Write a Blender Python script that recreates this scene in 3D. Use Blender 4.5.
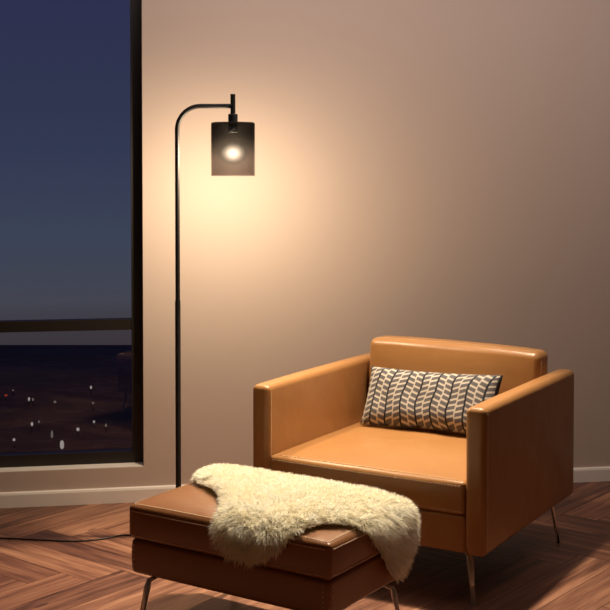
import bpy, bmesh, math, random
import numpy as np
from math import sin, cos, pi, radians
from mathutils import Vector, Matrix
for o in list(bpy.data.objects): bpy.data.objects.remove(o)
SC = bpy.context.scene
COL = SC.collection
random.seed(7); RNG = np.random.default_rng(7)

# ------------------------------------------------------------------ camera
cam_d = bpy.data.cameras.new('camera'); cam = bpy.data.objects.new('camera', cam_d); COL.objects.link(cam)
cam_d.sensor_fit = 'HORIZONTAL'; cam_d.sensor_width = 36; cam_d.lens = 36*1218.7/610
cam_d.shift_y = -95.5/610
cam_d.clip_end = 2000
cam.location = (0, 0, 1.4018); cam.rotation_euler = (pi/2-.0331, 0, 0)
SC.camera = cam

# ------------------------------------------------------------------ world: dusk sky
w = bpy.data.worlds.new('dusk'); SC.world = w; w.use_nodes = True
nt = w.node_tree; nt.nodes.clear()
tc = nt.nodes.new('ShaderNodeTexCoord'); sp = nt.nodes.new('ShaderNodeSeparateXYZ')
mr = nt.nodes.new('ShaderNodeMapRange'); mr.inputs['From Min'].default_value = -.15; mr.inputs['From Max'].default_value = .15
cr = nt.nodes.new('ShaderNodeValToRGB'); bg = nt.nodes.new('ShaderNodeBackground'); wo = nt.nodes.new('ShaderNodeOutputWorld')
nt.links.new(tc.outputs['Generated'], sp.inputs[0]); nt.links.new(sp.outputs['Z'], mr.inputs['Value'])
nt.links.new(mr.outputs[0], cr.inputs[0]); nt.links.new(cr.outputs[0], bg.inputs[0]); nt.links.new(bg.outputs[0], wo.inputs[0])
els = cr.color_ramp.elements
els[0].position = 0; els[0].color = (.048, .038, .046, 1)
els[1].position = 1; els[1].color = (.030, .034, .088, 1)
for p_, c_ in ((.07, (.052, .044, .053, 1)), (.15, (.062, .066, .088, 1)), (.32, (.050, .064, .105, 1)), (.55, (.037, .047, .095, 1)), (.75, (.032, .039, .088, 1))):
    e = els.new(p_); e.color = c_
bg.inputs[1].default_value = 1.0

# ------------------------------------------------------------------ lights + exposure
SC.view_settings.view_transform = 'Standard'; SC.view_settings.look = 'None'
SC.view_settings.exposure = 0.0; SC.view_settings.gamma = 1
try: SC.view_settings.use_curve_mapping = False
except Exception: pass

def light(name, typ, loc, energy, color, target=None, **kw):
    d = bpy.data.lights.new(name, typ); o = bpy.data.objects.new(name, d); COL.objects.link(o)
    d.energy = energy; d.color = color; o.location = loc
    for k, v in kw.items(): setattr(d, k, v)
    if target: o.rotation_euler = (Vector(target)-Vector(loc)).to_track_quat('-Z', 'Y').to_euler()
    return o
light('ceiling_spot', 'SPOT', (.52, 4.56, 2.66), 455, (1, .84, .62), (-.04, 3.58, 0), spot_size=radians(74), spot_blend=.9, shadow_soft_size=.05)
LAMP = Vector((-0.2715, 4.6, 1.4606))
light('lamp_bulb_light', 'POINT', LAMP, 112, (1, .89, .60), shadow_soft_size=.03)
light('wall_fill', 'AREA', (.85, 4.15, 2.66), 18, (1, .85, .80), (.95, 5.35, 1.2), shape='RECTANGLE', size=3.2, size_y=.12)  # unseen fill light, added to brighten the window wall evenly

# ------------------------------------------------------------------ node helpers
def srgb(r, g, b):
    f = lambda c: (c/255/12.92) if c/255 <= .04045 else ((c/255+.055)/1.055)**2.4
    return (f(r), f(g), f(b), 1)
def mat(name, col=(.5, .5, .5, 1), rough=.5, metal=0, **kw):
    m = bpy.data.materials.new(name); m.use_nodes = True
    b = m.node_tree.nodes['Principled BSDF']
    b.inputs['Base Color'].default_value = col; b.inputs['Roughness'].default_value = rough; b.inputs['Metallic'].default_value = metal
    for k, v in kw.items(): b.inputs[k].default_value = v
    return m, m.node_tree, b
def N(nt, t, **kw):
    n = nt.nodes.new(t)
    for k, v in kw.items(): setattr(n, k, v)
    return n
def M(nt, op, a, b=None, c=None):
    n = nt.nodes.new('ShaderNodeMath'); n.operation = op
    for i, v in enumerate((a, b, c)):
        if v is None: continue
        if isinstance(v, (int, float)): n.inputs[i].default_value = v
        else: nt.links.new(v, n.inputs[i])
    return n.outputs[0]
def mixc(nt, fac, a, b):
    n = nt.nodes.new('ShaderNodeMix'); n.data_type = 'RGBA'
    for s, v in ((n.inputs[0], fac), (n.inputs[6], a), (n.inputs[7], b)):
        if isinstance(v, (int, float, tuple)): s.default_value = v
        else: nt.links.new(v, s)
    return n.outputs[2]
def noise(nt, scale, detail=3, vec=None, rough=.5):
    n = N(nt, 'ShaderNodeTexNoise'); n.inputs['Scale'].default_value = scale; n.inputs['Detail'].default_value = detail
    n.inputs['Roughness'].default_value = rough
    if vec is None:
        t = N(nt, 'ShaderNodeTexCoord'); vec = t.outputs['Object']
    nt.links.new(vec, n.inputs['Vector']); return n.outputs['Fac']
def bump(nt, b, h, strength, dist):
    n = N(nt, 'ShaderNodeBump'); n.inputs['Strength'].default_value = strength; n.inputs['Distance'].default_value = dist
    nt.links.new(h, n.inputs['Height']); nt.links.new(n.outputs[0], b.inputs['Normal'])

# leather
def leather(name, ca, cb):
    m, t, b = mat(name, rough=.36)
    n1 = noise(t, 6, 4); c = mixc(t, n1, ca, cb)
    t.links.new(c, b.inputs['Base Color'])
    r = M(t, 'MULTIPLY_ADD', noise(t, 14, 3), .16, .25); t.links.new(r, b.inputs['Roughness'])
    v = N(t, 'ShaderNodeTexVoronoi'); v.inputs['Scale'].default_value = 420
    tco = N(t, 'ShaderNodeTexCoord'); t.links.new(tco.outputs['Object'], v.inputs['Vector'])
    h = M(t, 'ADD', M(t, 'MULTIPLY', v.outputs['Distance'], .18), M(t, 'ADD', M(t, 'MULTIPLY', noise(t, 7, 1), 5.0), M(t, 'MULTIPLY', noise(t, 28, 2), .9)))
    bump(t, b, h, .45, .0022)
    b.inputs['Specular IOR Level'].default_value = .5
    return m
LEATHER = leather('tan_leather', (.335, .152, .050, 1), (.40, .192, .068, 1))
BROWN = leather('brown_leather', (.235, .096, .038, 1), (.29, .122, .048, 1))
THREAD, _, _ = mat('thread', (.72, .52, .34, 1), .7)
CHROME, _, _ = mat('brushed_chrome', (.80, .77, .74, 1), .34, 1)
BLACK, _, _ = mat('black_metal', (.012, .011, .011, 1), .5, 0)
CORD, _, _ = mat('black_cord', (.01, .01, .01, 1), .45)
FRAME, _, _ = mat('dark_bronze_frame', (.018, .014, .012, 1), .42, .2)
FELT, _, _ = mat('dark_underside', (.02, .016, .014, 1), .9)

WALL, t, b = mat('taupe_paint', srgb(200, 181, 169), .75)
bump(t, b, noise(t, 140, 2), .05, .001)
FARWALL, _, _ = mat('low_bounce_paint', srgb(92, 82, 78), .8)  # out-of-view walls, colour darkened to cut bounced light
TRIM, _, _ = mat('trim_paint', srgb(244, 234, 226), .5)
CEIL, _, _ = mat('ceiling_paint', srgb(118, 106, 100), .8)  # ceiling colour lowered too, so less light bounces back into the room

# wood planks
WOOD, t, b = mat('herringbone_wood', rough=.4)
uv = N(t, 'ShaderNodeUVMap'); uv.uv_map = 'UVMap'
at = N(t, 'ShaderNodeAttribute'); at.attribute_name = 'plank'
mp = N(t, 'ShaderNodeMapping'); mp.inputs['Scale'].default_value = (1.3, 16, 1); t.links.new(uv.outputs[0], mp.inputs[0])
g1 = noise(t, 1.6, 5, mp.outputs[0], .6)
mp2 = N(t, 'ShaderNodeMapping'); mp2.inputs['Scale'].default_value = (3, 110, 1); t.links.new(uv.outputs[0], mp2.inputs[0])
g2 = noise(t, 1.0, 3, mp2.outputs[0])
rampn = N(t, 'ShaderNodeValToRGB'); e = rampn.color_ramp.elements
e[0].position = .30; e[0].color = (.080, .030, .019, 1); e[1].position = .72; e[1].color = (.46, .225, .128, 1)
q = e.new(.45); q.color = (.195, .079, .046, 1); q = e.new(.56); q.color = (.30, .134, .077, 1)
sr = N(t, 'ShaderNodeSeparateColor'); t.links.new(at.outputs['Color'], sr.inputs[0])
v = M(t, 'ADD', M(t, 'ADD', M(t, 'MULTIPLY', g1, .85), M(t, 'MULTIPLY', g2, .22)), M(t, 'MULTIPLY_ADD', sr.outputs[0], .26, -.18))
t.links.new(v, rampn.inputs[0])
mp3 = N(t, 'ShaderNodeMapping'); mp3.inputs['Scale'].default_value = (2.4, 8, 1); t.links.new(uv.outputs[0], mp3.inputs[0])
vo = N(t, 'ShaderNodeTexVoronoi'); vo.inputs['Scale'].default_value = 1.2; t.links.new(mp3.outputs[0], vo.inputs['Vector'])
kn = M(t, 'LESS_THAN', M(t, 'ADD', vo.outputs['Distance'], M(t, 'MULTIPLY', g1, .10)), .14)
c = mixc(t, M(t, 'MULTIPLY', kn, .7), rampn.outputs[0], (.05, .02, .012, 1))
t.links.new(c, b.inputs['Base Color'])
t.links.new(M(t, 'MULTIPLY_ADD', g1, .3, .28), b.inputs['Roughness'])
bump(t, b, M(t, 'ADD', g1, M(t, 'MULTIPLY', g2, .5)), .25, .0015)
GAP, _, _ = mat('plank_gap', (.02, .009, .006, 1), .8)

# glass of the window
GLASS = bpy.data.materials.new('window_glass'); GLASS.use_nodes = True; t = GLASS.node_tree; t.nodes.clear()
o_ = N(t, 'ShaderNodeOutputMaterial'); tr = N(t, 'ShaderNodeBsdfTransparent'); tr.inputs[0].default_value = (.97, .97, .98, 1)
gl = N(t, 'ShaderNodeBsdfGlossy'); gl.inputs['Roughness'].default_value = .01; fr = N(t, 'ShaderNodeFresnel'); fr.inputs[0].default_value = 1.45
mx = N(t, 'ShaderNodeMixShader'); t.links.new(fr.outputs[0], mx.inputs[0]); t.links.new(tr.outputs[0], mx.inputs[1]); t.links.new(gl.outputs[0], mx.inputs[2]); t.links.new(mx.outputs[0], o_.inputs[0])

# smoked frosted lamp glass: dark at the top, clearer towards the rim
SHADE = bpy.data.materials.new('smoked_frosted_glass'); SHADE.use_nodes = True; t = SHADE.node_tree; t.nodes.clear()
o_ = N(t, 'ShaderNodeOutputMaterial'); tco = N(t, 'ShaderNodeTexCoord'); sx = N(t, 'ShaderNodeSeparateXYZ'); t.links.new(tco.outputs['Object'], sx.inputs[0])
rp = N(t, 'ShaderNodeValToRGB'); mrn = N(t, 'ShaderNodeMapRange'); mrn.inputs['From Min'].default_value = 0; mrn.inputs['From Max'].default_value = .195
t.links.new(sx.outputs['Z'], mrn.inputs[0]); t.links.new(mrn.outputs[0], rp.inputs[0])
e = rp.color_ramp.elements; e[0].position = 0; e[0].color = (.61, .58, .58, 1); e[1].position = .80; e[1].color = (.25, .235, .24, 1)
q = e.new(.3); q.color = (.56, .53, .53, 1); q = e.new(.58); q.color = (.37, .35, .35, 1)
tr = N(t, 'ShaderNodeBsdfTransparent'); t.links.new(rp.outputs[0], tr.inputs[0])
gl = N(t, 'ShaderNodeBsdfGlossy'); gl.inputs['Roughness'].default_value = .6; gl.inputs[0].default_value = (.5, .45, .42, 1)
m3 = N(t, 'ShaderNodeMixShader'); m3.inputs[0].default_value = .004; t.links.new(tr.outputs[0], m3.inputs[1]); t.links.new(gl.outputs[0], m3.inputs[2])
t.links.new(m3.outputs[0], o_.inputs[0])

def emis(name, col, s):
    m = bpy.data.materials.new(name); m.use_nodes = True; t = m.node_tree; t.nodes.clear()
    e = N(t, 'ShaderNodeEmission'); e.inputs[0].default_value = col; e.inputs[1].default_value = s
    o = N(t, 'ShaderNodeOutputMaterial'); t.links.new(e.outputs[0], o.inputs[0]); return m
BULB = bpy.data.materials.new('lit_frosted_bulb'); BULB.use_nodes = True; t = BULB.node_tree; t.nodes.clear()
o_ = N(t, 'ShaderNodeOutputMaterial'); tr = N(t, 'ShaderNodeBsdfTransparent'); t.links.new(tr.outputs[0], o_.inputs['Surface'])
em = N(t, 'ShaderNodeEmission'); em.inputs[0].default_value = (1, .84, .60, 1); tco = N(t, 'ShaderNodeTexCoord')
vl = N(t, 'ShaderNodeVectorMath', operation='LENGTH'); mpb = N(t, 'ShaderNodeMapping'); mpb.inputs['Scale'].default_value = (1/.056, 1/.056, 1/.046)
t.links.new(tco.outputs['Object'], mpb.inputs[0]); t.links.new(mpb.outputs[0], vl.inputs[0])
k_ = M(t, 'POWER', M(t, 'MAXIMUM', M(t, 'SUBTRACT', 1, vl.outputs['Value']), 0), 2.5)
t.links.new(M(t, 'MULTIPLY', k_, 330), em.inputs[1]); t.links.new(em.outputs[0], o_.inputs['Volume'])
LIT_WHITE = emis('lit_lantern_white', (1, .88, .80, 1), .30)
LIT_DIM = emis('lit_lantern_dim', (1, .85, .75, 1), .12)
LIT_RED = emis('lit_lantern_red', (1, .10, .04, 1), .28)

# patterned pillow
PILLOW, t, b = mat('patterned_linen', rough=.9)
uv = N(t, 'ShaderNodeUVMap'); uv.uv_map = 'UVMap'; sx = N(t, 'ShaderNodeSeparateXYZ'); t.links.new(uv.outputs[0], sx.inputs[0])
wob = M(t, 'MULTIPLY_ADD', noise(t, 3, 1, uv.outputs[0]), .010, -.005)
bend = M(t, 'MULTIPLY', M(t, 'POWER', sx.outputs['Y'], 4), .045)
uu = M(t, 'MULTIPLY_ADD', M(t, 'SUBTRACT', M(t, 'ADD', sx.outputs['X'], wob), bend), 8.4, .25)
ft = M(t, 'FRACT', uu)
d = M(t, 'ABSOLUTE', M(t, 'SUBTRACT', ft, .5))             # .5 at the black line, 0 mid column
sgn = M(t, 'MULTIPLY_ADD', M(t, 'GREATER_THAN', M(t, 'FRACT', M(t, 'MULTIPLY', uu, .5)), .5), 2, -1)
half = M(t, 'MULTIPLY', M(t, 'GREATER_THAN', ft, .5), .42)
ph = M(t, 'ADD', M(t, 'ADD', M(t, 'MULTIPLY', sx.outputs['Y'], 10.5), half), M(t, 'MULTIPLY', M(t, 'MULTIPLY', sgn, ft), .95))
dash = M(t, 'LESS_THAN', M(t, 'FRACT', ph), .64)
inside = M(t, 'MULTIPLY', M(t, 'GREATER_THAN', d, .04), M(t, 'LESS_THAN', d, .44))
line = M(t, 'MAXIMUM', M(t, 'GREATER_THAN', d, .442), M(t, 'GREATER_THAN', sx.outputs['X'], .985))
c1 = mixc(t, M(t, 'MULTIPLY', dash, inside), (.45, .39, .32, 1), (.095, .085, .088, 1))
c2 = mixc(t, line, c1, (.010, .010, .016, 1)); t.links.new(c2, b.inputs['Base Color'])
wv = noise(t, 300, 1); bump(t, b, wv, .25, .001)

# fur
FUR, t, b = mat('cream_wool', (.80, .70, .48, 1), .85)
at = N(t, 'ShaderNodeAttribute'); at.attribute_name = 'tint'; sr = N(t, 'ShaderNodeSeparateColor'); t.links.new(at.outputs['Color'], sr.inputs[0])
c = mixc(t, sr.outputs[0], (.95, .89, .70, 1), (.99, .98, .93, 1)); t.nodes.remove(b)
dd = N(t, 'ShaderNodeBsdfDiffuse'); tl = N(t, 'ShaderNodeBsdfTranslucent'); ms = N(t, 'ShaderNodeMixShader'); ms.inputs[0].default_value = .45
t.links.new(c, dd.inputs[0]); t.links.new(c, tl.inputs[0]); t.links.new(dd.outputs[0], ms.inputs[1]); t.links.new(tl.outputs[0], ms.inputs[2])
t.links.new(ms.outputs[0], t.nodes['Material Output'].inputs[0])

# ------------------------------------------------------------------ mesh helpers
class MB:
    def __init__(s): s.v = []; s.f = []
    def add(s, v, f):
        n = len(s.v); s.v += [tuple(p) for p in v]; s.f += [tuple(i+n for i in q) for q in f]; return s
    def tf(s, fn): s.v = [tuple(fn(Vector(p))) for p in s.v]; return s
    def build(s, name, m, parent=None, loc=None, smooth=True, sharp=None):
        me = bpy.data.meshes.new(name); me.from_pydata(s.v, [], s.f); me.update()
        bm = bmesh.new(); bm.from_mesh(me); bmesh.ops.remove_doubles(bm, verts=bm.verts, dist=1e-6); bmesh.ops.recalc_face_normals(bm, faces=bm.faces); bm.to_mesh(me); bm.free()
        o = bpy.data.objects.new(name, me); COL.objects.link(o)
        if m: me.materials.append(m)
        if smooth:
            for p in me.polygons: p.use_smooth = True
            if sharp: me.set_sharp_from_angle(angle=radians(sharp))
        if parent: o.parent = parent
        if loc: o.location = loc
        return o
def box_vf(x0, x1, y0, y1, z0, z1):
    v = [(x, y, z) for z in (z0, z1) for y in (y0, y1) for x in (x0, x1)]
    return v, [(0, 2, 3, 1), (4, 5, 7, 6), (0, 1, 5, 4), (2, 6, 7, 3), (0, 4, 6, 2), (1, 3, 7, 5)]
def axis(h, r, n):
    a = [-h+r*(1-math.cos(k/5*pi/2)) if False else -h+r*(k/5)**1.0 for k in range(6)]
    mid = [-h+r+(2*h-2*r)*k/n for k in range(1, n)]
    return a+mid+[-x for x in reversed(a)]
def rpos(p, h, r):
    q = Vector([max(-h[i]+r, min(h[i]-r, p[i])) for i in range(3)]); n = p-q
    return q+n.normalized()*r if n.length > 1e-9 else p
def rbox(sx, sy, sz, r, n=14, deform=None):
    """rounded box centred on 0; the lattice is warped so that rounding is even; deform(pos, unit) puffs it"""
    h = (sx/2, sy/2, sz/2); ax = []
    for i in range(3):
        L = []
        for k in range(7): L.append(-h[i]+r-r*math.tan((1-k/6)*pi/4)) 
        m = max(2, int(n*min(1, h[i]/max(h)*1.3)))
        L += [-h[i]+r+(2*h[i]-2*r)*k/m for k in range(1, m)]
        L += [-x for x in reversed(L[:7])]; ax.append(L)
    mb = MB()
    for a in range(3):
        b_, c_ = (a+1) % 3, (a+2) % 3; B, Cc = ax[b_], ax[c_]
        for s in (-1, 1):
            vs = []; 
            for y in B:
                for z in Cc:
                    p = Vector((0, 0, 0)); p[a] = s*h[a]; p[b_] = y; p[c_] = z
                    p2 = rpos(p, h, r)
                    if deform: p2 = deform(p2, Vector((p2.x/h[0], p2.y/h[1], p2.z/h[2])))
                    vs.append(p2)
            nc = len(Cc); fs = []
            for i in range(len(B)-1):
                for j in range(nc-1):
                    q = (i*nc+j, (i+1)*nc+j, (i+1)*nc+j+1, i*nc+j+1); fs.append(q if s > 0 else q[::-1])
            mb.add(vs, fs)
    return mb
def tube(path, r, seg=16, cap=True):
    P = [Vector(p) for p in path]; R = r if isinstance(r, (list, tuple)) else [r]*len(P)
    t0 = (P[1]-P[0]).normalized(); up = Vector((0, 0, 1)) if abs(t0.z) < .9 else Vector((1, 0, 0)); nrm = t0.cross(up).normalized()
    mb = MB(); vs = []
    for i, p in enumerate(P):
        t1 = (P[min(i+1, len(P)-1)]-P[max(i-1, 0)]).normalized()
        nrm = (nrm-t1*nrm.dot(t1)).normalized(); bn = t1.cross(nrm)
        for k in range(seg): a = 2*pi*k/seg; vs.append(p+(nrm*cos(a)+bn*sin(a))*R[i])
    fs = [(i*seg+k, i*seg+(k+1) % seg, (i+1)*seg+(k+1) % seg, (i+1)*seg+k) for i in range(len(P)-1) for k in range(seg)]
    if cap: fs += [tuple(range(seg))[::-1], tuple(range((len(P)-1)*seg, len(P)*seg))]
    return mb.add(vs, fs)
def lathe(prof, seg=48):
    mb = MB(); vs = [(r*cos(2*pi*k/seg), r*sin(2*pi*k/seg), z) for r, z in prof for k in range(seg)]
    fs = [(i*seg+k, i*seg+(k+1) % seg, (i+1)*seg+(k+1) % seg, (i+1)*seg+k) for i in range(len(prof)-1) for k in range(seg)]
    return mb.add(vs, fs)
def empty(name, loc, label, cat, rz=0, group=None):
    o = bpy.data.objects.new(name, None); COL.objects.link(o); o.location = loc; o.rotation_euler = (0, 0, rz); o.empty_display_size = .1
    o['label'] = label; o['category'] = cat
    if group: o['group'] = group
    return o
def sew(lines, parent, deform=None):
    for l in lines: stitches([l], deform).build('stitching', THREAD, parent, smooth=False)
def stitches(lines, deform=None, pitch=.0085, ln=.0052, r=.0013, off=.0011, centre=Vector((0, 0, 0))):
    """short thread stitches along polylines given as (points, outward normal)"""
    mb = MB()
    for pts, nrm in lines:
        P = [Vector(p) for p in pts]; nrm = Vector(nrm)
        for a, b_ in zip(P, P[1:]):
            L = (b_-a).length; n = max(1, int(L/pitch)); d = (b_-a).normalized(); sd = d.cross(nrm).normalized()
            for k in range(n):
                c0 = a+d*(k+.5)*L/n
                vs = []
                for z in (-1, 1):
                    for y in (-1, 1):
                        for x in (-1, 1):
                            p = c0+d*x*ln/2+sd*y*r
                            vs.append((p, z))
                out = []
                for p, z in vs:
                    q = p
                    if deform: q = deform(p)
                    out.append(q+nrm*(off+z*r*.8))
                mb.add(out, [(0, 2, 3, 1), (4, 5, 7, 6), (0, 1, 5, 4), (2, 6, 7, 3), (0, 4, 6, 2), (1, 3, 7, 5)])
    return mb

# ------------------------------------------------------------------ room shell, laid out along the window wall
WA = math.atan(.168); WO = Vector((0, 5.221, 0)); TD = Vector((cos(WA), sin(WA), 0)); ND = Vector((-sin(WA), cos(WA), 0))
def wp(p): return WO+TD*p.x+ND*p.y+Vector((0, 0, p.z))
def wbox(mb, *a): return mb.add(*box_vf(*a))
S0, S1, DEP, HC = -3.6, 3.6, -8.5, 2.70
WX0, WX1, WZ0, WZ1 = -2.75, -.690, .146, 2.45
def struct(name, mb, m, parent=None, smooth=False):
    o = mb.tf(wp).build(name, m, parent, smooth=smooth)
    if not parent: o['kind'] = 'structure'
    return o
mb = MB(); T = .2
wbox(mb, WX1, S1+T, 0, T, 0, HC); wbox(mb, WX0, WX1, 0, T, 0, WZ0); wbox(mb, WX0, WX1, 0, T, WZ1, HC); wbox(mb, S0-T, WX0, 0, T, 0, HC)
me = struct('wall_back', mb, WALL)
struct('wall_left', wbox(MB(), S0-T, S0, DEP, 0, 0, HC), FARWALL)
struct('wall_right', wbox(MB(), S1, S1+T, DEP, 0, 0, HC), FARWALL)
struct('wall_front', wbox(MB(), S0-T, S1+T, DEP-T, DEP, 0, HC), FARWALL)
struct('ceiling', wbox(MB(), S0-T, S1+T, DEP-T, T, HC, HC+.15), CEIL)
def base(x0, x1):
    mb = MB(); pr = [(0, 0), (-.014, 0), (-.014, .052), (-.011, .060), (-.004, .063), (0, .063)]
    n = len(pr); vs = [(x, y, z) for x in (x0, x1) for y, z in pr]
    return mb.add(vs, [(i, (i+1) % n, n+(i+1) % n, n+i) for i in range(n)]+[tuple(range(n))[::-1], tuple(range(n, 2*n))])
struct('baseboard_back', base(S0, S1), TRIM)
# sill lining of the opening
struct('trim_1', wbox(MB(), WX0, WX1, .001, .070, WZ0-.001, WZ0+.003), TRIM)

# floor: herringbone planks over a dark bed
def floor():
    Wd = .146; Ln = Wd*5; ang = radians(51); ca, sa = cos(ang), sin(ang); org = Vector((-1.307, 3.627)); g = .0009; tk = .0
    vs, fs, uvs, col = [], [], [], []
    def inside(x, y):
        d = Vector((x, y, 0))-WO; s = d.dot(TD); q = d.dot(ND); return S0-.0 <= s <= S1 and DEP <= q <= 0
    def plank(x0, y0, w, h):
        P = [(x0+g, -y0-g), (x0+w-g, -y0-g), (x0+w-g, -y0-h+g), (x0+g, -y0-h+g)]
        W_ = [(org.x+x*ca-y*sa, org.y+x*sa+y*ca) for x, y in P]
        cen = (sum(p[0] for p in W_)/4, sum(p[1] for p in W_)/4)
        if not (inside(*cen) or any(inside(*p) for p in W_)): return
        # clip against the room outline
        poly = [(Vector(W_[i]), Vector(((0, w)[i in (1, 2)], (0, h)[i in (2, 3)]))) for i in range(4)]
        for nrm, dd in ((TD, S0), (-TD, -S1), (ND, DEP), (-ND, 0)):
            f_ = lambda p: (p.x-WO.x)*nrm.x+(p.y-WO.y)*nrm.y-dd
            out = []
            for i in range(len(poly)):
                a, b_ = poly[i], poly[(i+1) % len(poly)]; fa, fb = f_(a[0]), f_(b_[0])
                if fa >= 0: out.append(a)
                if (fa >= 0) != (fb >= 0):
                    tt = fa/(fa-fb); out.append((a[0].lerp(b_[0], tt), a[1].lerp(b_[1], tt)))
            poly = out
            if len(poly) < 3: return
        r = random.random(); ou, ov = random.random()*40, random.random()*40; n = len(vs)
        for p, q in poly:
            vs.append((p.x, p.y, 0)); l, a = (q.x, q.y) if w > h else (q.y, q.x); uvs.append((l+ou, a+ov)); col.append(r)
        fs.append(tuple(range(n, n+len(poly)))[::-1])
    for i in range(-110, 110):
        for j in range(-18, 18):
            x, y = i*Wd+j*(Ln+Wd), i*Wd+j*(Wd-Ln)
            if abs(x) > 14 or abs(y) > 14: continue
            plank(x, y, Ln, Wd); plank(x+Ln, y+Wd-Ln, Wd, Ln)
    me = bpy.data.meshes.new('floor')
    nf = len(fs); c8 = [wp(Vector((s, q, z))) for z in (-.12, -.0012) for q in (DEP-T, T) for s in (S0-T, S1+T)]
    n = len(vs); vs += [tuple(p) for p in c8]; fs += [tuple(i+n for i in f_) for f_ in [(0, 2, 3, 1), (4, 5, 7, 6), (0, 1, 5, 4), (2, 6, 7, 3), (0, 4, 6, 2), (1, 3, 7, 5)]]
    me.from_pydata(vs, [], fs); me.materials.append(WOOD); me.materials.append(GAP)
    ul = me.uv_layers.new(name='UVMap'); ca_ = me.color_attributes.new('plank', 'FLOAT_COLOR', 'POINT')
    for lp in me.loops:
        if lp.vertex_index < n: ul.data[lp.index].uv = uvs[lp.vertex_index]
    for i, r in enumerate(col): ca_.data[i].color = (r, r, r, 1)
    for k, p in enumerate(me.polygons):
        if k >= nf: p.material_index = 1
    o = bpy.data.objects.new('floor', me); COL.objects.link(o); o['kind'] = 'structure'
floor()

# window: dark frame, cross rail, two panes
F0, F1 = .070, .125; fw = .046
mb = MB()
wbox(mb, WX0, WX0+fw, F0, F1, WZ0, WZ1); wbox(mb, WX1-fw, WX1, F0, F1, WZ0, WZ1)
wbox(mb, WX0+fw, WX1-fw, F0, F1, WZ0, WZ0+.052); wbox(mb, WX0+fw, WX1-fw, F0, F1, WZ1-fw, WZ1)
win = struct('window_1', mb, FRAME)
struct('cross_rail', wbox(MB(), WX0+fw, WX1-fw, F0+.004, F1-.004, .718, .7635), FRAME, win)
struct('window_pane', wbox(MB(), WX0+fw-.01, WX1-fw+.01, .096, .100, .755, WZ1-fw+.01), GLASS, win)
struct('window_pane', wbox(MB(), WX0+fw-.01, WX1-fw+.01, .096, .100, WZ0+.042, .726), GLASS, win)

# ------------------------------------------------------------------ outside, far below the window
GM, t, b = mat('night_land', rough=.95)
tco = N(t, 'ShaderNodeTexCoord'); mp = N(t, 'ShaderNodeMapping'); mp.inputs['Scale'].default_value = (1, 2.6, 1); t.links.new(tco.outputs['Object'], mp.inputs[0])
n1 = noise(t, .018, 4, mp.outputs[0]); sx = N(t, 'ShaderNodeSeparateXYZ'); t.links.new(tco.outputs['Object'], sx.inputs[0])
far = N(t, 'ShaderNodeMapRange'); far.inputs['From Min'].default_value = 205; far.inputs['From Max'].default_value = 262; t.links.new(sx.outputs['Y'], far.inputs[0])
c = mixc(t, far.outputs[0], (.07, .042, .028, 1), (.055, .048, .06, 1))
c = mixc(t, M(t, 'MULTIPLY', M(t, 'GREATER_THAN', n1, .56), .55), c, (.05, .035, .03, 1))
n2 = noise(t, .05, 3, mp.outputs[0])
c = mixc(t, M(t, 'MULTIPLY', M(t, 'LESS_THAN', M(t, 'ABSOLUTE', M(t, 'SUBTRACT', n2, .5)), .012), .5), c, (.16, .11, .08, 1))
t.links.new(c, b.inputs['Base Color'])
g = MB().add(*box_vf(-260, 120, 60, 286, -41, -40)).build('valley_ground', GM, smooth=False); g['kind'] = 'structure'

def lamp_post(px, py, hh, rr, m, lab):
    f = 1218.7; pt = .0331; a = (px-305)/f; b_ = -(py-305+95.5)/f
    r = Vector((a, cos(pt)+b_*sin(pt), -sin(pt)+b_*cos(pt))); k = (-40+1-1.4018)/r.z; p = Vector((0, 0, 1.4018))+r*k
    hh *= .66; rr *= .54
    o = empty('street_light', (p.x, p.y, -40), lab, 'street light', group='street lights in the valley')
    tube([(0, 0, 0), (0, 0, 1.2)], .09, 8).build('post', BLACK, o)
    pr = [(0.0, 0)]+[(rr*sin(pi*k/10)**.7, hh/2*(1-cos(pi*k/10))) for k in range(1, 10)]+[(0, hh)]
    lathe(pr, 12).build('light_head', m, o, (0, 0, 1.0))
for a in [
 (62, 449, 1.9, .55, LIT_WHITE, 'largest pale street light, lowest in the night view through the window'),
 (52, 438, 1.7, .34, LIT_DIM, 'tall thin street light just upper left of the largest one'),
 (78, 431, .8, .45, LIT_WHITE, 'round pale street light upper right of the largest one'),
 (32, 426, .9, .36, LIT_WHITE, 'pale street light midway up the left half of the dark valley'),
 (39, 423, .6, .28, LIT_DIM, 'tiny faint street light just right of a brighter pale one'),
 (29, 401, 1.0, .34, LIT_WHITE, 'pale street light, left of a close pair far up the valley'),
 (33, 401, .8, .28, LIT_DIM, 'dim street light, right of a close pair far up the valley'),
 (55, 403, .6, .45, LIT_DIM, 'dim wide street light alone right of the close pair'),
 (91, 389, .9, .36, LIT_WHITE, 'highest pale street light, nearest the far edge of the land'),
 (93, 404, .5, .32, LIT_DIM, 'faint street light straight below the highest one'),
 (94, 423, .6, .34, LIT_WHITE, 'small pale street light, left of two near the reflected ottoman leg'),
 (106, 427, .8, .24, LIT_DIM, 'thin dim street light beside the reflected ottoman leg'),
 (14, 441, .6, .38, LIT_WHITE, 'pale street light low near the left edge of the view'),
 (6, 396, .4, .55, LIT_RED, 'single red light at the far left of the valley'),
 (13, 391, .4, .28, LIT_DIM, 'very faint street light just upper right of the red light')]:
    lamp_post(*a)

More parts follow.
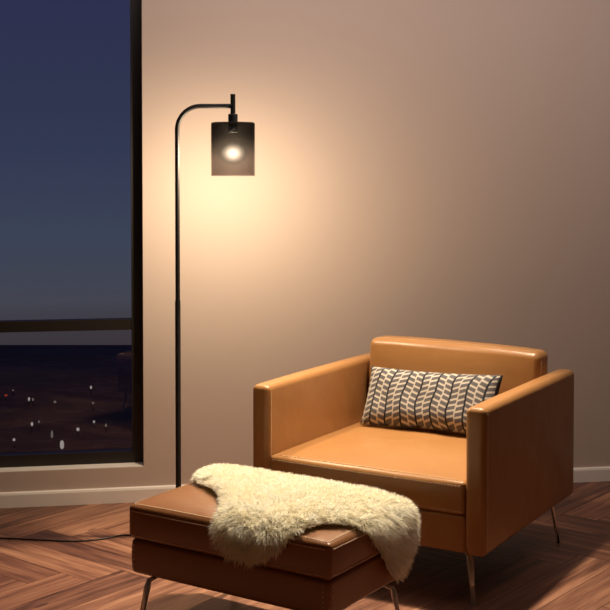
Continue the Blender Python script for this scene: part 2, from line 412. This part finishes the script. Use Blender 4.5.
# ------------------------------------------------------------------ armchair
W_, D_, AT, HB, H_ = .885, .8976, .070, .163, .641
cO = Vector((.571, 3.835, 0)); cth = .5339
cX = Vector((cos(cth), -sin(cth), 0)); cY = Vector((sin(cth), cos(cth), 0))
cc = cO-cX*W_/2+cY*D_/2
chair = empty('armchair', cc, 'low tan leather armchair with square arms and chrome legs, a patterned pillow on its seat', 'armchair', -cth)
def puff(ax, amt, h, others, pw=2.0, only=None):
    def fn(p, u):
        k = 1
        for o in others: k *= max(0, 1-abs(u[o])**pw)
        s = u[ax]
        if only is not None and s*only < 0: return p
        p = p.copy(); p[ax] += amt*k*s; return p
    return fn
def chain(*fs):
    def fn(p, u):
        for f_ in fs: p = f_(p, u)
        return p
    return fn
ah = H_-HB
for s in (-1, 1):
    cx_ = s*(W_/2-AT/2)
    dfm = chain(puff(0, .004, None, (1, 2), 3), puff(2, .003, None, (0, 1), 4, 1))
    arm = rbox(AT, D_, ah, .020, 16, dfm).build('arm', LEATHER, chair, (cx_, 0, HB+ah/2))
    zc = ah/2; yf = -D_/2
    ln = []
    for e_ in (-1, 1):
        x = e_*(AT/2+.0003)
        ln.append(([(x, yf+.020, -zc+.02), (x, yf+.020, zc-.018)], (e_, 0, 0)))
    sew(ln, arm)
IW = W_-2*AT
# base rail under the cushion
rbox(IW-.004, .70, .125, .012, 12, puff(1, .003, None, (0, 2), 3, -1)).build('seat_base', LEATHER, chair, (0, -D_/2+.012+.35, HB+.0625))
# seat cushion
sd, sh = .735, .106
def cush_def(p, u):
    p = p.copy()
    k = max(0, 1-abs(u.x)**4)*max(0, 1-abs(u.y)**4)
    if u.z > 0: p.z += .022*k*u.z
    if u.y < 0: p.y -= .010*max(0, 1-abs(u.x)**4)*max(0, 1-abs(u.z)**2)*(-u.y)
    if u.z > 0: p.z += .0016*sin(u.x*9+u.y*4)*k*u.z
    return p
cush = rbox(IW-.006, sd, sh, .012, 22, cush_def).build('seat_cushion', LEATHER, chair, (0, -D_/2+.004+sd/2, HB+.125+sh/2+.002))
hx, hy, hz = (IW-.006)/2, sd/2, sh/2
def cst(p):
    p = rpos(p, (hx, hy, hz), .012); return cush_def(p, Vector((p.x/hx, p.y/hy, p.z/hz)))
n_ = 30; fx = [(-hx+.012)+(2*hx-.024)*k/n_ for k in range(n_+1)]
lines = [([(x, -hy+.013, hz) for x in fx], (0, 0, 1)), ([(x, -hy, hz-.013) for x in fx], (0, -1, 0)), ([(x, -hy, -hz+.012) for x in fx], (0, -1, 0))]
sew(lines, cush, cst)
# backrest: thick padded slab leaning a little, its frame behind
bh, bt = .386, .115
def back_def(p, u):
    p = p.copy(); k = max(0, 1-abs(u.x)**2.4)*max(0, 1-abs(u.z)**2.4)
    if u.y < 0: p.y -= .020*k*(-u.y)
    if u.z > 0: p.z += (.008*max(0, 1-abs(u.x)**3)-.004*u.x)*u.z
    p.y += .06*(p.z+bh/2)
    return p
bk = rbox(IW-.030, bt, bh, .026, 20, back_def).build('backrest', LEATHER, chair, (.003, .703-D_/2+bt/2, .335+bh/2))
hx2 = (IW-.030)/2
def bst(p):
    p = rpos(p, (hx2, bt/2, bh/2), .026); return back_def(p, Vector((p.x/hx2, p.y/(bt/2), p.z/(bh/2))))
fz = [-bh/2+.03+(bh-.06)*k/12 for k in range(13)]
sew([([(e_*hx2, -bt/2+.022, z) for z in fz], (e_, 0, 0)) for e_ in (-1, 1)]+[([(x, -bt/2+.020, bh/2) for x in [(-hx2+.02)+(2*hx2-.04)*k/20 for k in range(21)]], (0, 0, 1))], bk, bst)
rbox(IW-.004, .040, .452, .012, 12).build('back_frame', LEATHER, chair, (0, D_/2-.026, HB+.226))
# seat underside
MB().add(*box_vf(-IW/2+.02, IW/2-.02, -.36, .36, 0, .006)).build('underside', FELT, chair, (0, 0, HB-.006))

def leg_mesh(sx, sy, h, inset=.055, splay=.02):
    """flat rod running out under the body, bending into a tapered blade that splays outward"""
    mb = MB(); d = Vector((sx*.55, sy*.85, 0)).normalized()
    side = Vector((-d.y, d.x, 0)); up = Vector((0, 0, 1))
    pts = [(d*-.055+up*(h-.004), .010, .004), (d*-.020+up*(h-.007), .010, .004), (d*.002+up*(h-.013), .010, .0055), (d*.009+up*(h-.034), .0112, .0085), (d*(.012+splay)+up*0, .0078, .0065)]
    vs = []
    for i, (p, w_, t_) in enumerate(pts):
        a = pts[max(0, i-1)][0]; b_ = pts[min(len(pts)-1, i+1)][0]; tn = (b_-a).normalized(); nn = side.cross(tn).normalized()
        if i == len(pts)-1: nn = Vector((d.x, d.y, 0))
        for k in range(10):
            an = 2*pi*k/10+pi/10; c_, s_ = cos(an), sin(an)
            vs.append(p+side*w_*math.copysign(abs(c_)**.6, c_)+nn*t_*math.copysign(abs(s_)**.6, s_))
    fs = [(i*10+k, i*10+(k+1) % 10, (i+1)*10+(k+1) % 10, (i+1)*10+k) for i in range(len(pts)-1) for k in range(10)]+[tuple(range(10))[::-1], tuple(range(40, 50))]
    return mb.add(vs, fs)
# foot positions in chair coordinates (x right, y back)
for sx, sy in ((1, -1), (-1, -1), (1, 1), (-1, 1)):
    x = sx*(W_/2-.074); y = -D_/2+.050 if sy < 0 else D_/2-.120
    if sy > 0: x += sx*.020
    leg_mesh(sx*.9, sy*.5, HB).build('leg', CHROME, chair, (x, y, 0), sharp=40)

# ------------------------------------------------------------------ pillow on the armchair
def pillow():
    PW, PH, PT = .548, .238, .058; nx, ny = 60, 28
    vs, fs, uvs = [], [], []
    for side in (1, -1):
        for j in range(ny+1):
            for i in range(nx+1):
                a = -1+2*i/nx; b_ = -1+2*j/ny
                th = PT*max(0, (1-a**4))**.55*max(0, (1-b_**4))**.6
                x = PW/2*a*(1-.035*(1-b_*b_)); z = PH/2*b_*(1-.07*(1-a*a))
                x += .006*sin(b_*5+a*3)*(1-abs(a)); th *= 1+.06*sin(a*11+b_*3)*(1-b_*b_)
                vs.append((x, -side*th, z)); uvs.append(((a+1)/2, (b_+1)/2*.98+.01))
    n1 = (nx+1)*(ny+1)
    for sd_ in (0, 1):
        for j in range(ny):
            for i in range(nx):
                q = [j*(nx+1)+i, j*(nx+1)+i+1, (j+1)*(nx+1)+i+1, (j+1)*(nx+1)+i]; q = [k+sd_*n1 for k in q]
                fs.append(tuple(q if sd_ == 0 else q[::-1]))
    me = bpy.data.meshes.new('pillow'); me.from_pydata(vs, [], fs)
    ul = me.uv_layers.new(name='UVMap')
    for lp in me.loops: ul.data[lp.index].uv = uvs[lp.vertex_index]
    bm = bmesh.new(); bm.from_mesh(me); bmesh.ops.remove_doubles(bm, verts=bm.verts, dist=1e-5); bm.to_mesh(me); bm.free()
    for p in me.polygons: p.use_smooth = True
    me.materials.append(PILLOW)
    o = bpy.data.objects.new('throw_pillow', me); COL.objects.link(o)
    o['label'] = 'small oblong pillow with black stripes and grey feather dashes, leaning on the armchair backrest'; o['category'] = 'pillow'
    return o
pw = pillow()
pos = Vector((W_/2-.466, .596-D_/2, .527))
pw.matrix_world = Matrix.Translation(cc+cX*pos.x+cY*pos.y+Vector((0, 0, pos.z))) @ Matrix.Rotation(-cth, 4, 'Z') @ Matrix.Rotation(radians(-27), 4, 'X') @ Matrix.Rotation(radians(-1.2), 4, 'Y')

# ------------------------------------------------------------------ ottoman
OW, OD, OZ, OS, OH = .724, .440, .3825, .2810, .1735
oO = Vector((.067, 3.275, 0)); oth = .5812
oX = Vector((cos(oth), -sin(oth), 0)); oY = Vector((sin(oth), cos(oth), 0))
oc = oO-oX*OW/2+oY*OD/2
ott = empty('ottoman', oc, 'brown leather ottoman with thin chrome legs, cream fur draped across it', 'ottoman', -oth)
ch_ = OZ-OS; hx, hy, hz = OW/2, OD/2, ch_/2
def ot_def(p, u):
    p = p.copy(); k = max(0, 1-abs(u.x)**5)*max(0, 1-abs(u.y)**4)
    if u.z > 0: p.z += .020*k*u.z
    kk = max(0, 1-abs(u.z)**2)
    p.y += .006*kk*u.y*max(0, 1-abs(u.x)**6); p.x += .006*kk*u.x*max(0, 1-abs(u.y)**6)
    return p
oc1 = rbox(OW, OD, ch_, .013, 22, ot_def).build('seat_cushion', BROWN, ott, (0, 0, OS+hz))
def ost(p):
    p = rpos(p, (hx, hy, hz), .013); return ot_def(p, Vector((p.x/hx, p.y/hy, p.z/hz)))
def ring(e1, z, top):
    L = []
    xs = [-hx+.014+(2*hx-.028)*k/24 for k in range(25)]; ys = [-hy+.014+(2*hy-.028)*k/16 for k in range(17)]
    for s in (-1, 1):
        if top: L.append(([(x, s*(hy-e1), hz) for x in xs], (0, 0, 1))); L.append(([(s*(hx-e1), y, hz) for y in ys], (0, 0, 1)))
        else: L.append(([(x, s*hy, z) for x in xs], (0, s, 0))); L.append(([(s*hx, y, z) for y in ys], (s, 0, 0)))
    return L
sew(ring(.012, 0, True)+ring(0, hz-.016, False)+ring(0, -hz+.012, False), oc1, ost)
bh_ = OS-OH; ob = rbox(OW-.012, OD-.012, bh_, .014, 18, lambda p, u: p+Vector((.003*u.x*max(0, 1-u.z**2), .003*u.y*max(0, 1-u.z**2), 0))).build('base', BROWN, ott, (0, 0, OH+bh_/2-.001))
L = []
bx, by = (OW-.012)/2, (OD-.012)/2
zz = [-bh_/2+.012+(bh_-.024)*k/6 for k in range(7)]
for sx in (-1, 1):
    for sy in (-1, 1):
        L.append(([(sx*(bx-.016), sy*(by+.003), z) for z in zz], (0, sy, 0))); L.append(([(sx*(bx+.003), sy*(by-.016), z) for z in zz], (sx, 0, 0)))
sew(L, ob)
MB().add(*box_vf(-OW/2+.03, OW/2-.03, -OD/2+.03, OD/2-.03, 0, .005)).build('underside', FELT, ott, (0, 0, OH-.006))
for sx, sy in ((1, -1), (-1, -1), (1, 1), (-1, 1)):
    x = sx*(OW/2-.085) if sy < 0 else (OW/2-.006 if sx > 0 else -OW/2+.09); y = sy*(OD/2-.015) if sy < 0 else (OD/2-.085 if sx > 0 else OD/2-.02)
    if sx < 0 and sy < 0: x -= .012
    leg_mesh(sx*(.6 if sy < 0 else 1.1), sy*(.9 if sy < 0 or sx < 0 else .15), OH, splay=.028).build('leg', CHROME, ott, (x, y, 0), sharp=40)

# ------------------------------------------------------------------ cream fur throw draped over the ottoman
POLY = [(.755, .385), (.745, .45), (.66, .482), (.5, .492), (.3, .495), (.1, .495), (-.03, .50), (-.085, .48), (-.135, .43), (-.175, .395), (-.195, .365), (-.185, .335),
        (-.15, .300), (-.10, .262), (-.045, .215), (.0, .165), (.050, .118), (.085, .075), (.108, .025), (.135, -.022), (.178, -.066), (.235, -.098), (.30, -.102), (.36, -.078), (.378, -.03), (.385, .02), (.405, .06), (.455, .125), (.52, .175), (.61, .225), (.70, .295)]
def smooth_poly(P, it=2):
    for _ in range(it):
        Q = []
        for i in range(len(P)):
            a, b_ = P[i], P[(i+1) % len(P)]
            Q += [(a[0]*.75+b_[0]*.25, a[1]*.75+b_[1]*.25), (a[0]*.25+b_[0]*.75, a[1]*.25+b_[1]*.75)]
        P = Q
    return np.array(P)
PL = smooth_poly(POLY)
def sd_poly(p):
    """signed distance (positive inside) of points (n,2) to the outline"""
    A = PL; B = np.roll(PL, -1, axis=0); d = np.full(len(p), 1e9); ins = np.zeros(len(p), bool)
    for a, b_ in zip(A, B):
        e_ = b_-a; w_ = p-a; tt = np.clip((w_@e_)/(e_@e_), 0, 1); dd = np.linalg.norm(w_-tt[:, None]*e_, axis=1); d = np.minimum(d, dd)
        c_ = ((a[1] <= p[:, 1]) != (b_[1] <= p[:, 1])); xx = a[0]+(p[:, 1]-a[1])/(b_[1]-a[1]+1e-12)*(b_[0]-a[0]); ins ^= c_ & (p[:, 0] < xx)
    return np.where(ins, d, -d)
RB = .022
def drape(p, lift):
    """unfolded (u from right side, v from front) -> ottoman local coordinates; lift = height above the leather"""
    x = OW/2-p[:, 0]; y = p[:, 1]-OD/2
    hx_, hy_ = OW/2-RB+.004, OD/2-RB+.004
    qx = np.clip(x, -hx_, hx_); qy = np.clip(y, -hy_, hy_); ex, ey = x-qx, y-qy; s = np.hypot(ex, ey)
    dx = np.where(s > 1e-9, ex/np.maximum(s, 1e-9), 0); dy = np.where(s > 1e-9, ey/np.maximum(s, 1e-9), 0)
    R = RB+lift+.006; sa = s*R/(RB+.006) if False else s
    arc = R*pi/2; th = np.minimum(s/arc, 1)*pi/2
    hang = np.maximum(s-arc, 0)
    ou = R*np.sin(th)+.0*hang; dn = R*(1-np.cos(th))+hang
    u1 = np.clip(x/(OW/2), -1, 1); v1 = np.clip(y/(OD/2), -1, 1)
    cr_ = .024*(1-np.abs(u1)**5)*(1-np.abs(v1)**4)
    return np.stack([qx+dx*ou, qy+dy*ou, OZ+.006+lift+cr_-dn], 1)
def throw():
    st = .0075; us = np.arange(-.22, .76, st); vs_ = np.arange(-.12, .53, st)
    U, V = np.meshgrid(us, vs_, indexing='ij'); P = np.stack([U.ravel(), V.ravel()], 1); sd = sd_poly(P)
    # snap slightly-outside points to the edge by including a rim of cells
    keep = sd > -st*.6
    lift = .004+.018*(1-np.exp(-np.maximum(sd, 0)/.02))
    bump_ = .004*np.sin(P[:, 0]*31+1.2)*np.sin(P[:, 1]*27)+.003*np.sin(P[:, 0]*57+P[:, 1]*41)
    lift = lift*(.4+.6*np.clip((P[:, 0]+.02)/.12, 0, 1))
    top = drape(P, lift+np.where(sd > .02, bump_, 0)); bot = drape(P, np.zeros(len(P))+.0005)
    idx = -np.ones(len(P), int); idx[keep] = np.arange(keep.sum()); n = keep.sum()
    verts = np.concatenate([top[keep], bot[keep]]); nu, nv = U.shape; fs = []; edge = {}
    I = idx.reshape(nu, nv)
    for i in range(nu-1):
        for j in range(nv-1):
            q = (I[i, j], I[i+1, j], I[i+1, j+1], I[i, j+1])
            if min(q) < 0: continue
            fs.append(q); fs.append(tuple(k+n for k in q[::-1]))
            for a, b_ in zip(q, q[1:]+q[:1]):
                if (b_, a) in edge: del edge[(b_, a)]
                else: edge[(a, b_)] = 1
    for a, b_ in edge: fs.append((a, a+n, b_+n, b_))
    used = set(k for f_ in fs for k in f_)
    mb = MB(); mb.add(verts.tolist(), fs); hide = mb.build('fur_throw', FUR)
    bm = bmesh.new(); bm.from_mesh(hide.data); bmesh.ops.delete(bm, geom=[v_ for v_ in bm.verts if not v_.link_faces], context='VERTS'); bm.to_mesh(hide.data); bm.free()
    # wool strands
    NS = 62000
    c_ = []
    while sum(len(k) for k in c_) < NS:
        q = np.stack([RNG.uniform(-.22, .76, NS), RNG.uniform(-.12, .53, NS)], 1); s_ = sd_poly(q); c_.append(q[s_ > 0])
    Q = np.concatenate(c_)[:NS]; sdq = sd_poly(Q)
    lift = .004+.017*(1-np.exp(-sdq/.02))
    side = .4+.6*np.clip((Q[:, 0]+.02)/.12, 0, 1); lift = lift*side
    root = drape(Q, lift); e1 = drape(Q+[.002, 0], lift)-root; e2 = drape(Q+[0, .002], lift)-root
    nrm = np.cross(e2, e1); nrm /= np.linalg.norm(nrm, axis=1)[:, None]+1e-12
    # make normals point outward
    outw = drape(Q, lift+.01)-root; sg = np.sign((nrm*outw).sum(1)); nrm *= sg[:, None]
    # clumps: strands lean towards a shared clump direction
    NC = 2600; cc_ = np.stack([RNG.uniform(-.22, .76, NC), RNG.uniform(-.12, .53, NC)], 1)
    cell = {}; G = .03
    for k, (a, b_) in enumerate(cc_): cell.setdefault((int(a/G+50), int(b_/G+50)), []).append(k)
    near = np.zeros(NS, int)
    for k in range(NS):
        a, b_ = Q[k]; ci, cj = int(a/G+50), int(b_/G+50); best, bd = 0, 9
        for i in (-1, 0, 1):
            for j in (-1, 0, 1):
                for m_ in cell.get((ci+i, cj+j), ()):
                    d_ = (cc_[m_, 0]-a)**2+(cc_[m_, 1]-b_)**2
                    if d_ < bd: bd, best = d_, m_
        near[k] = best
    lean = RNG.normal(0, .75, (NC, 3)); ctint = RNG.uniform(0, 1, NC)
    flow = np.stack([np.sin(Q[:, 0]*11+Q[:, 1]*6), np.cos(Q[:, 0]*8-Q[:, 1]*10), np.zeros(NS)], 1)*.5
    cp = drape(cc_, np.full(NC, .012))[near]-root
    tan = lean[near]*.6+flow+RNG.normal(0, .42, (NS, 3)); tan -= nrm*(tan*nrm).sum(1)[:, None]
    ln = RNG.uniform(.022, .042, NS)*(.55+.45*np.minimum(1, sdq/.02))
    ln *= .75+.25*side
    up = nrm*RNG.uniform(.45, .95, NS)[:, None]+tan*.75; up /= np.linalg.norm(up, axis=1)[:, None]
    # near the border the wool falls outward over the edge
    g2 = np.stack([(sd_poly(Q+[.002, 0])-sdq), (sd_poly(Q+[0, .002])-sdq)], 1)/.002
    outdir = -(g2[:, :1]*e1/.002+g2[:, 1:]*e2/.002); wgt = np.exp(-sdq/.015)[:, None]
    up = up+outdir*wgt*.7; up /= np.linalg.norm(up, axis=1)[:, None]
    grav = np.array([0, 0, -1.0]); wd = np.cross(up, RNG.normal(0, 1, (NS, 3))); wd /= np.linalg.norm(wd, axis=1)[:, None]
    steps = [0, .4, .75, 1.0]; ww = [.0011, .0010, .0007, .0001]
    vv = []
    for t_, w__ in zip(steps, ww):
        curl = cp*(.55*t_**1.5)
        c0 = root+up*(ln*t_)[:, None]+grav*(ln*.42*t_**2)[:, None]+curl*np.minimum(1, .5)+tan*(.004*np.sin(t_*3))
        vv += [c0-wd*w__, c0+wd*w__]
    A = np.stack(vv, 1).reshape(-1, 3).astype(np.float32)
    b0 = (np.arange(NS)*8)[:, None, None]; qd = np.array([[0, 1, 3, 2], [2, 3, 5, 4], [4, 5, 7, 6]])[None]
    Fq = (b0+qd).reshape(-1, 4).astype(np.int32)
    me = bpy.data.meshes.new('wool_pile'); me.vertices.add(len(A)); me.vertices.foreach_set('co', A.ravel())
    me.loops.add(Fq.size); me.loops.foreach_set('vertex_index', Fq.ravel()); me.polygons.add(len(Fq))
    me.polygons.foreach_set('loop_start', np.arange(len(Fq), dtype=np.int32)*4); me.polygons.foreach_set('use_smooth', np.ones(len(Fq), bool)); me.update()
    ca_ = me.color_attributes.new('tint', 'FLOAT_COLOR', 'POINT')
    tn = np.clip(ctint[near]*.6+RNG.uniform(0, .4, NS), 0, 1); tt = np.repeat(tn, 8)
    ca_.data.foreach_set('color', np.stack([tt, tt, tt, np.ones_like(tt)], 1).astype(np.float32).ravel())
    me.materials.append(FUR); me.validate()
    pile = bpy.data.objects.new('wool_pile', me); COL.objects.link(pile); pile.parent = hide; pile['kind'] = 'stuff'
    hide.location = oc; hide.rotation_euler = (0, 0, -oth)
    hide['label'] = 'shaggy cream fur throw draped over the brown leather ottoman'; hide['category'] = 'throw'
throw()

# ------------------------------------------------------------------ floor lamp
lx, ly = -0.4817, 4.6
lamp = empty('floor_lamp', (lx, ly, 0), 'tall black arched floor lamp with a smoked glass cylinder shade, by the window', 'floor lamp')
lathe([(0, 0), (.122, 0), (.125, .004), (.125, .014), (.121, .019), (.02, .022), (.012, .03), (0, .03)]).build('base', BLACK, lamp, sharp=40)
tube([(0, 0, .02), (0, 0, 0.9044)], .0104, 20).build('lower_pole', BLACK, lamp, sharp=40)
AZ = 1.6393; RR = .089; dxa = LAMP.x-lx; dya = 0
pts = [(0, 0, 0.8772), (0, 0, 1.2), (0, 0, AZ-RR)]+[(RR*(1-cos(a)), 0, AZ-RR+RR*sin(a)) for a in [k*pi/24 for k in range(1, 13)]]+[(dxa-.004, 0, AZ)]
tube(pts, .0088, 18).build('curved_pole', BLACK, lamp, sharp=50)
tube([(dxa, 0, 1.5933), (dxa, 0, 1.6843)], .0094, 18).build('stem', BLACK, lamp, sharp=40)
lathe([(0, .036), (.016, .036), (.018, .034), (.018, .0), (.0, .0)]).build('cap', BLACK, lamp, (dxa, 0, 1.5735), sharp=40)
hs = .202; R1 = .0825; R0 = R1-.003
pr = [(0, .0), (R1-.0005, 0), (R1, .001), (R1, hs-.006), (R1-.002, hs-.001), (R1-.006, hs), (.014, hs), (.014, hs-.003), (R0-.004, hs-.003), (R0, hs-.007), (R0, .003), (0, .003)]  # closed glass bottom added to soften the light thrown down the wall
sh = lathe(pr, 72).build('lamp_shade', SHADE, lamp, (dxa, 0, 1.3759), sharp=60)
lathe([(0, 0), (.017, 0), (.019, .004), (.019, .03), (0, .03)]).build('socket', BLACK, lamp, (dxa, 0, 1.5401), sharp=40)
bp = [(.056*sin(k*pi/24), -.046*cos(k*pi/24)) for k in range(25)]
bulb = lathe(bp, 32).build('light_bulb', BULB, lamp, (dxa, 0, 1.4647))

# power cord along the floor to the lamp
cp_ = [(-2.4, 4.75), (-1.8, 4.66), (-1.4, 4.60), (-1.157, 4.578), (-1.0, 4.555), (-.869, 4.54), (-.77, 4.565), (-.70, 4.615), (-.65, 4.615), (-.60, 4.61)]
P3 = []
for i in range(len(cp_)-1):
    a = [Vector(cp_[max(0, min(len(cp_)-1, i+k))]) for k in (-1, 0, 1, 2)]
    for k in range(8):
        t_ = k/8; P3.append(.5*((2*a[1])+(a[2]-a[0])*t_+(2*a[0]-5*a[1]+4*a[2]-a[3])*t_*t_+(3*a[1]-a[0]-3*a[2]+a[3])*t_**3))
tube([(p.x, p.y, .0034) for p in P3], .003, 8).build('power_cord', CORD)
pc = bpy.data.objects['power_cord']; pc['label'] = 'thin black power cord curving across the wooden floor below the window'; pc['category'] = 'cord'
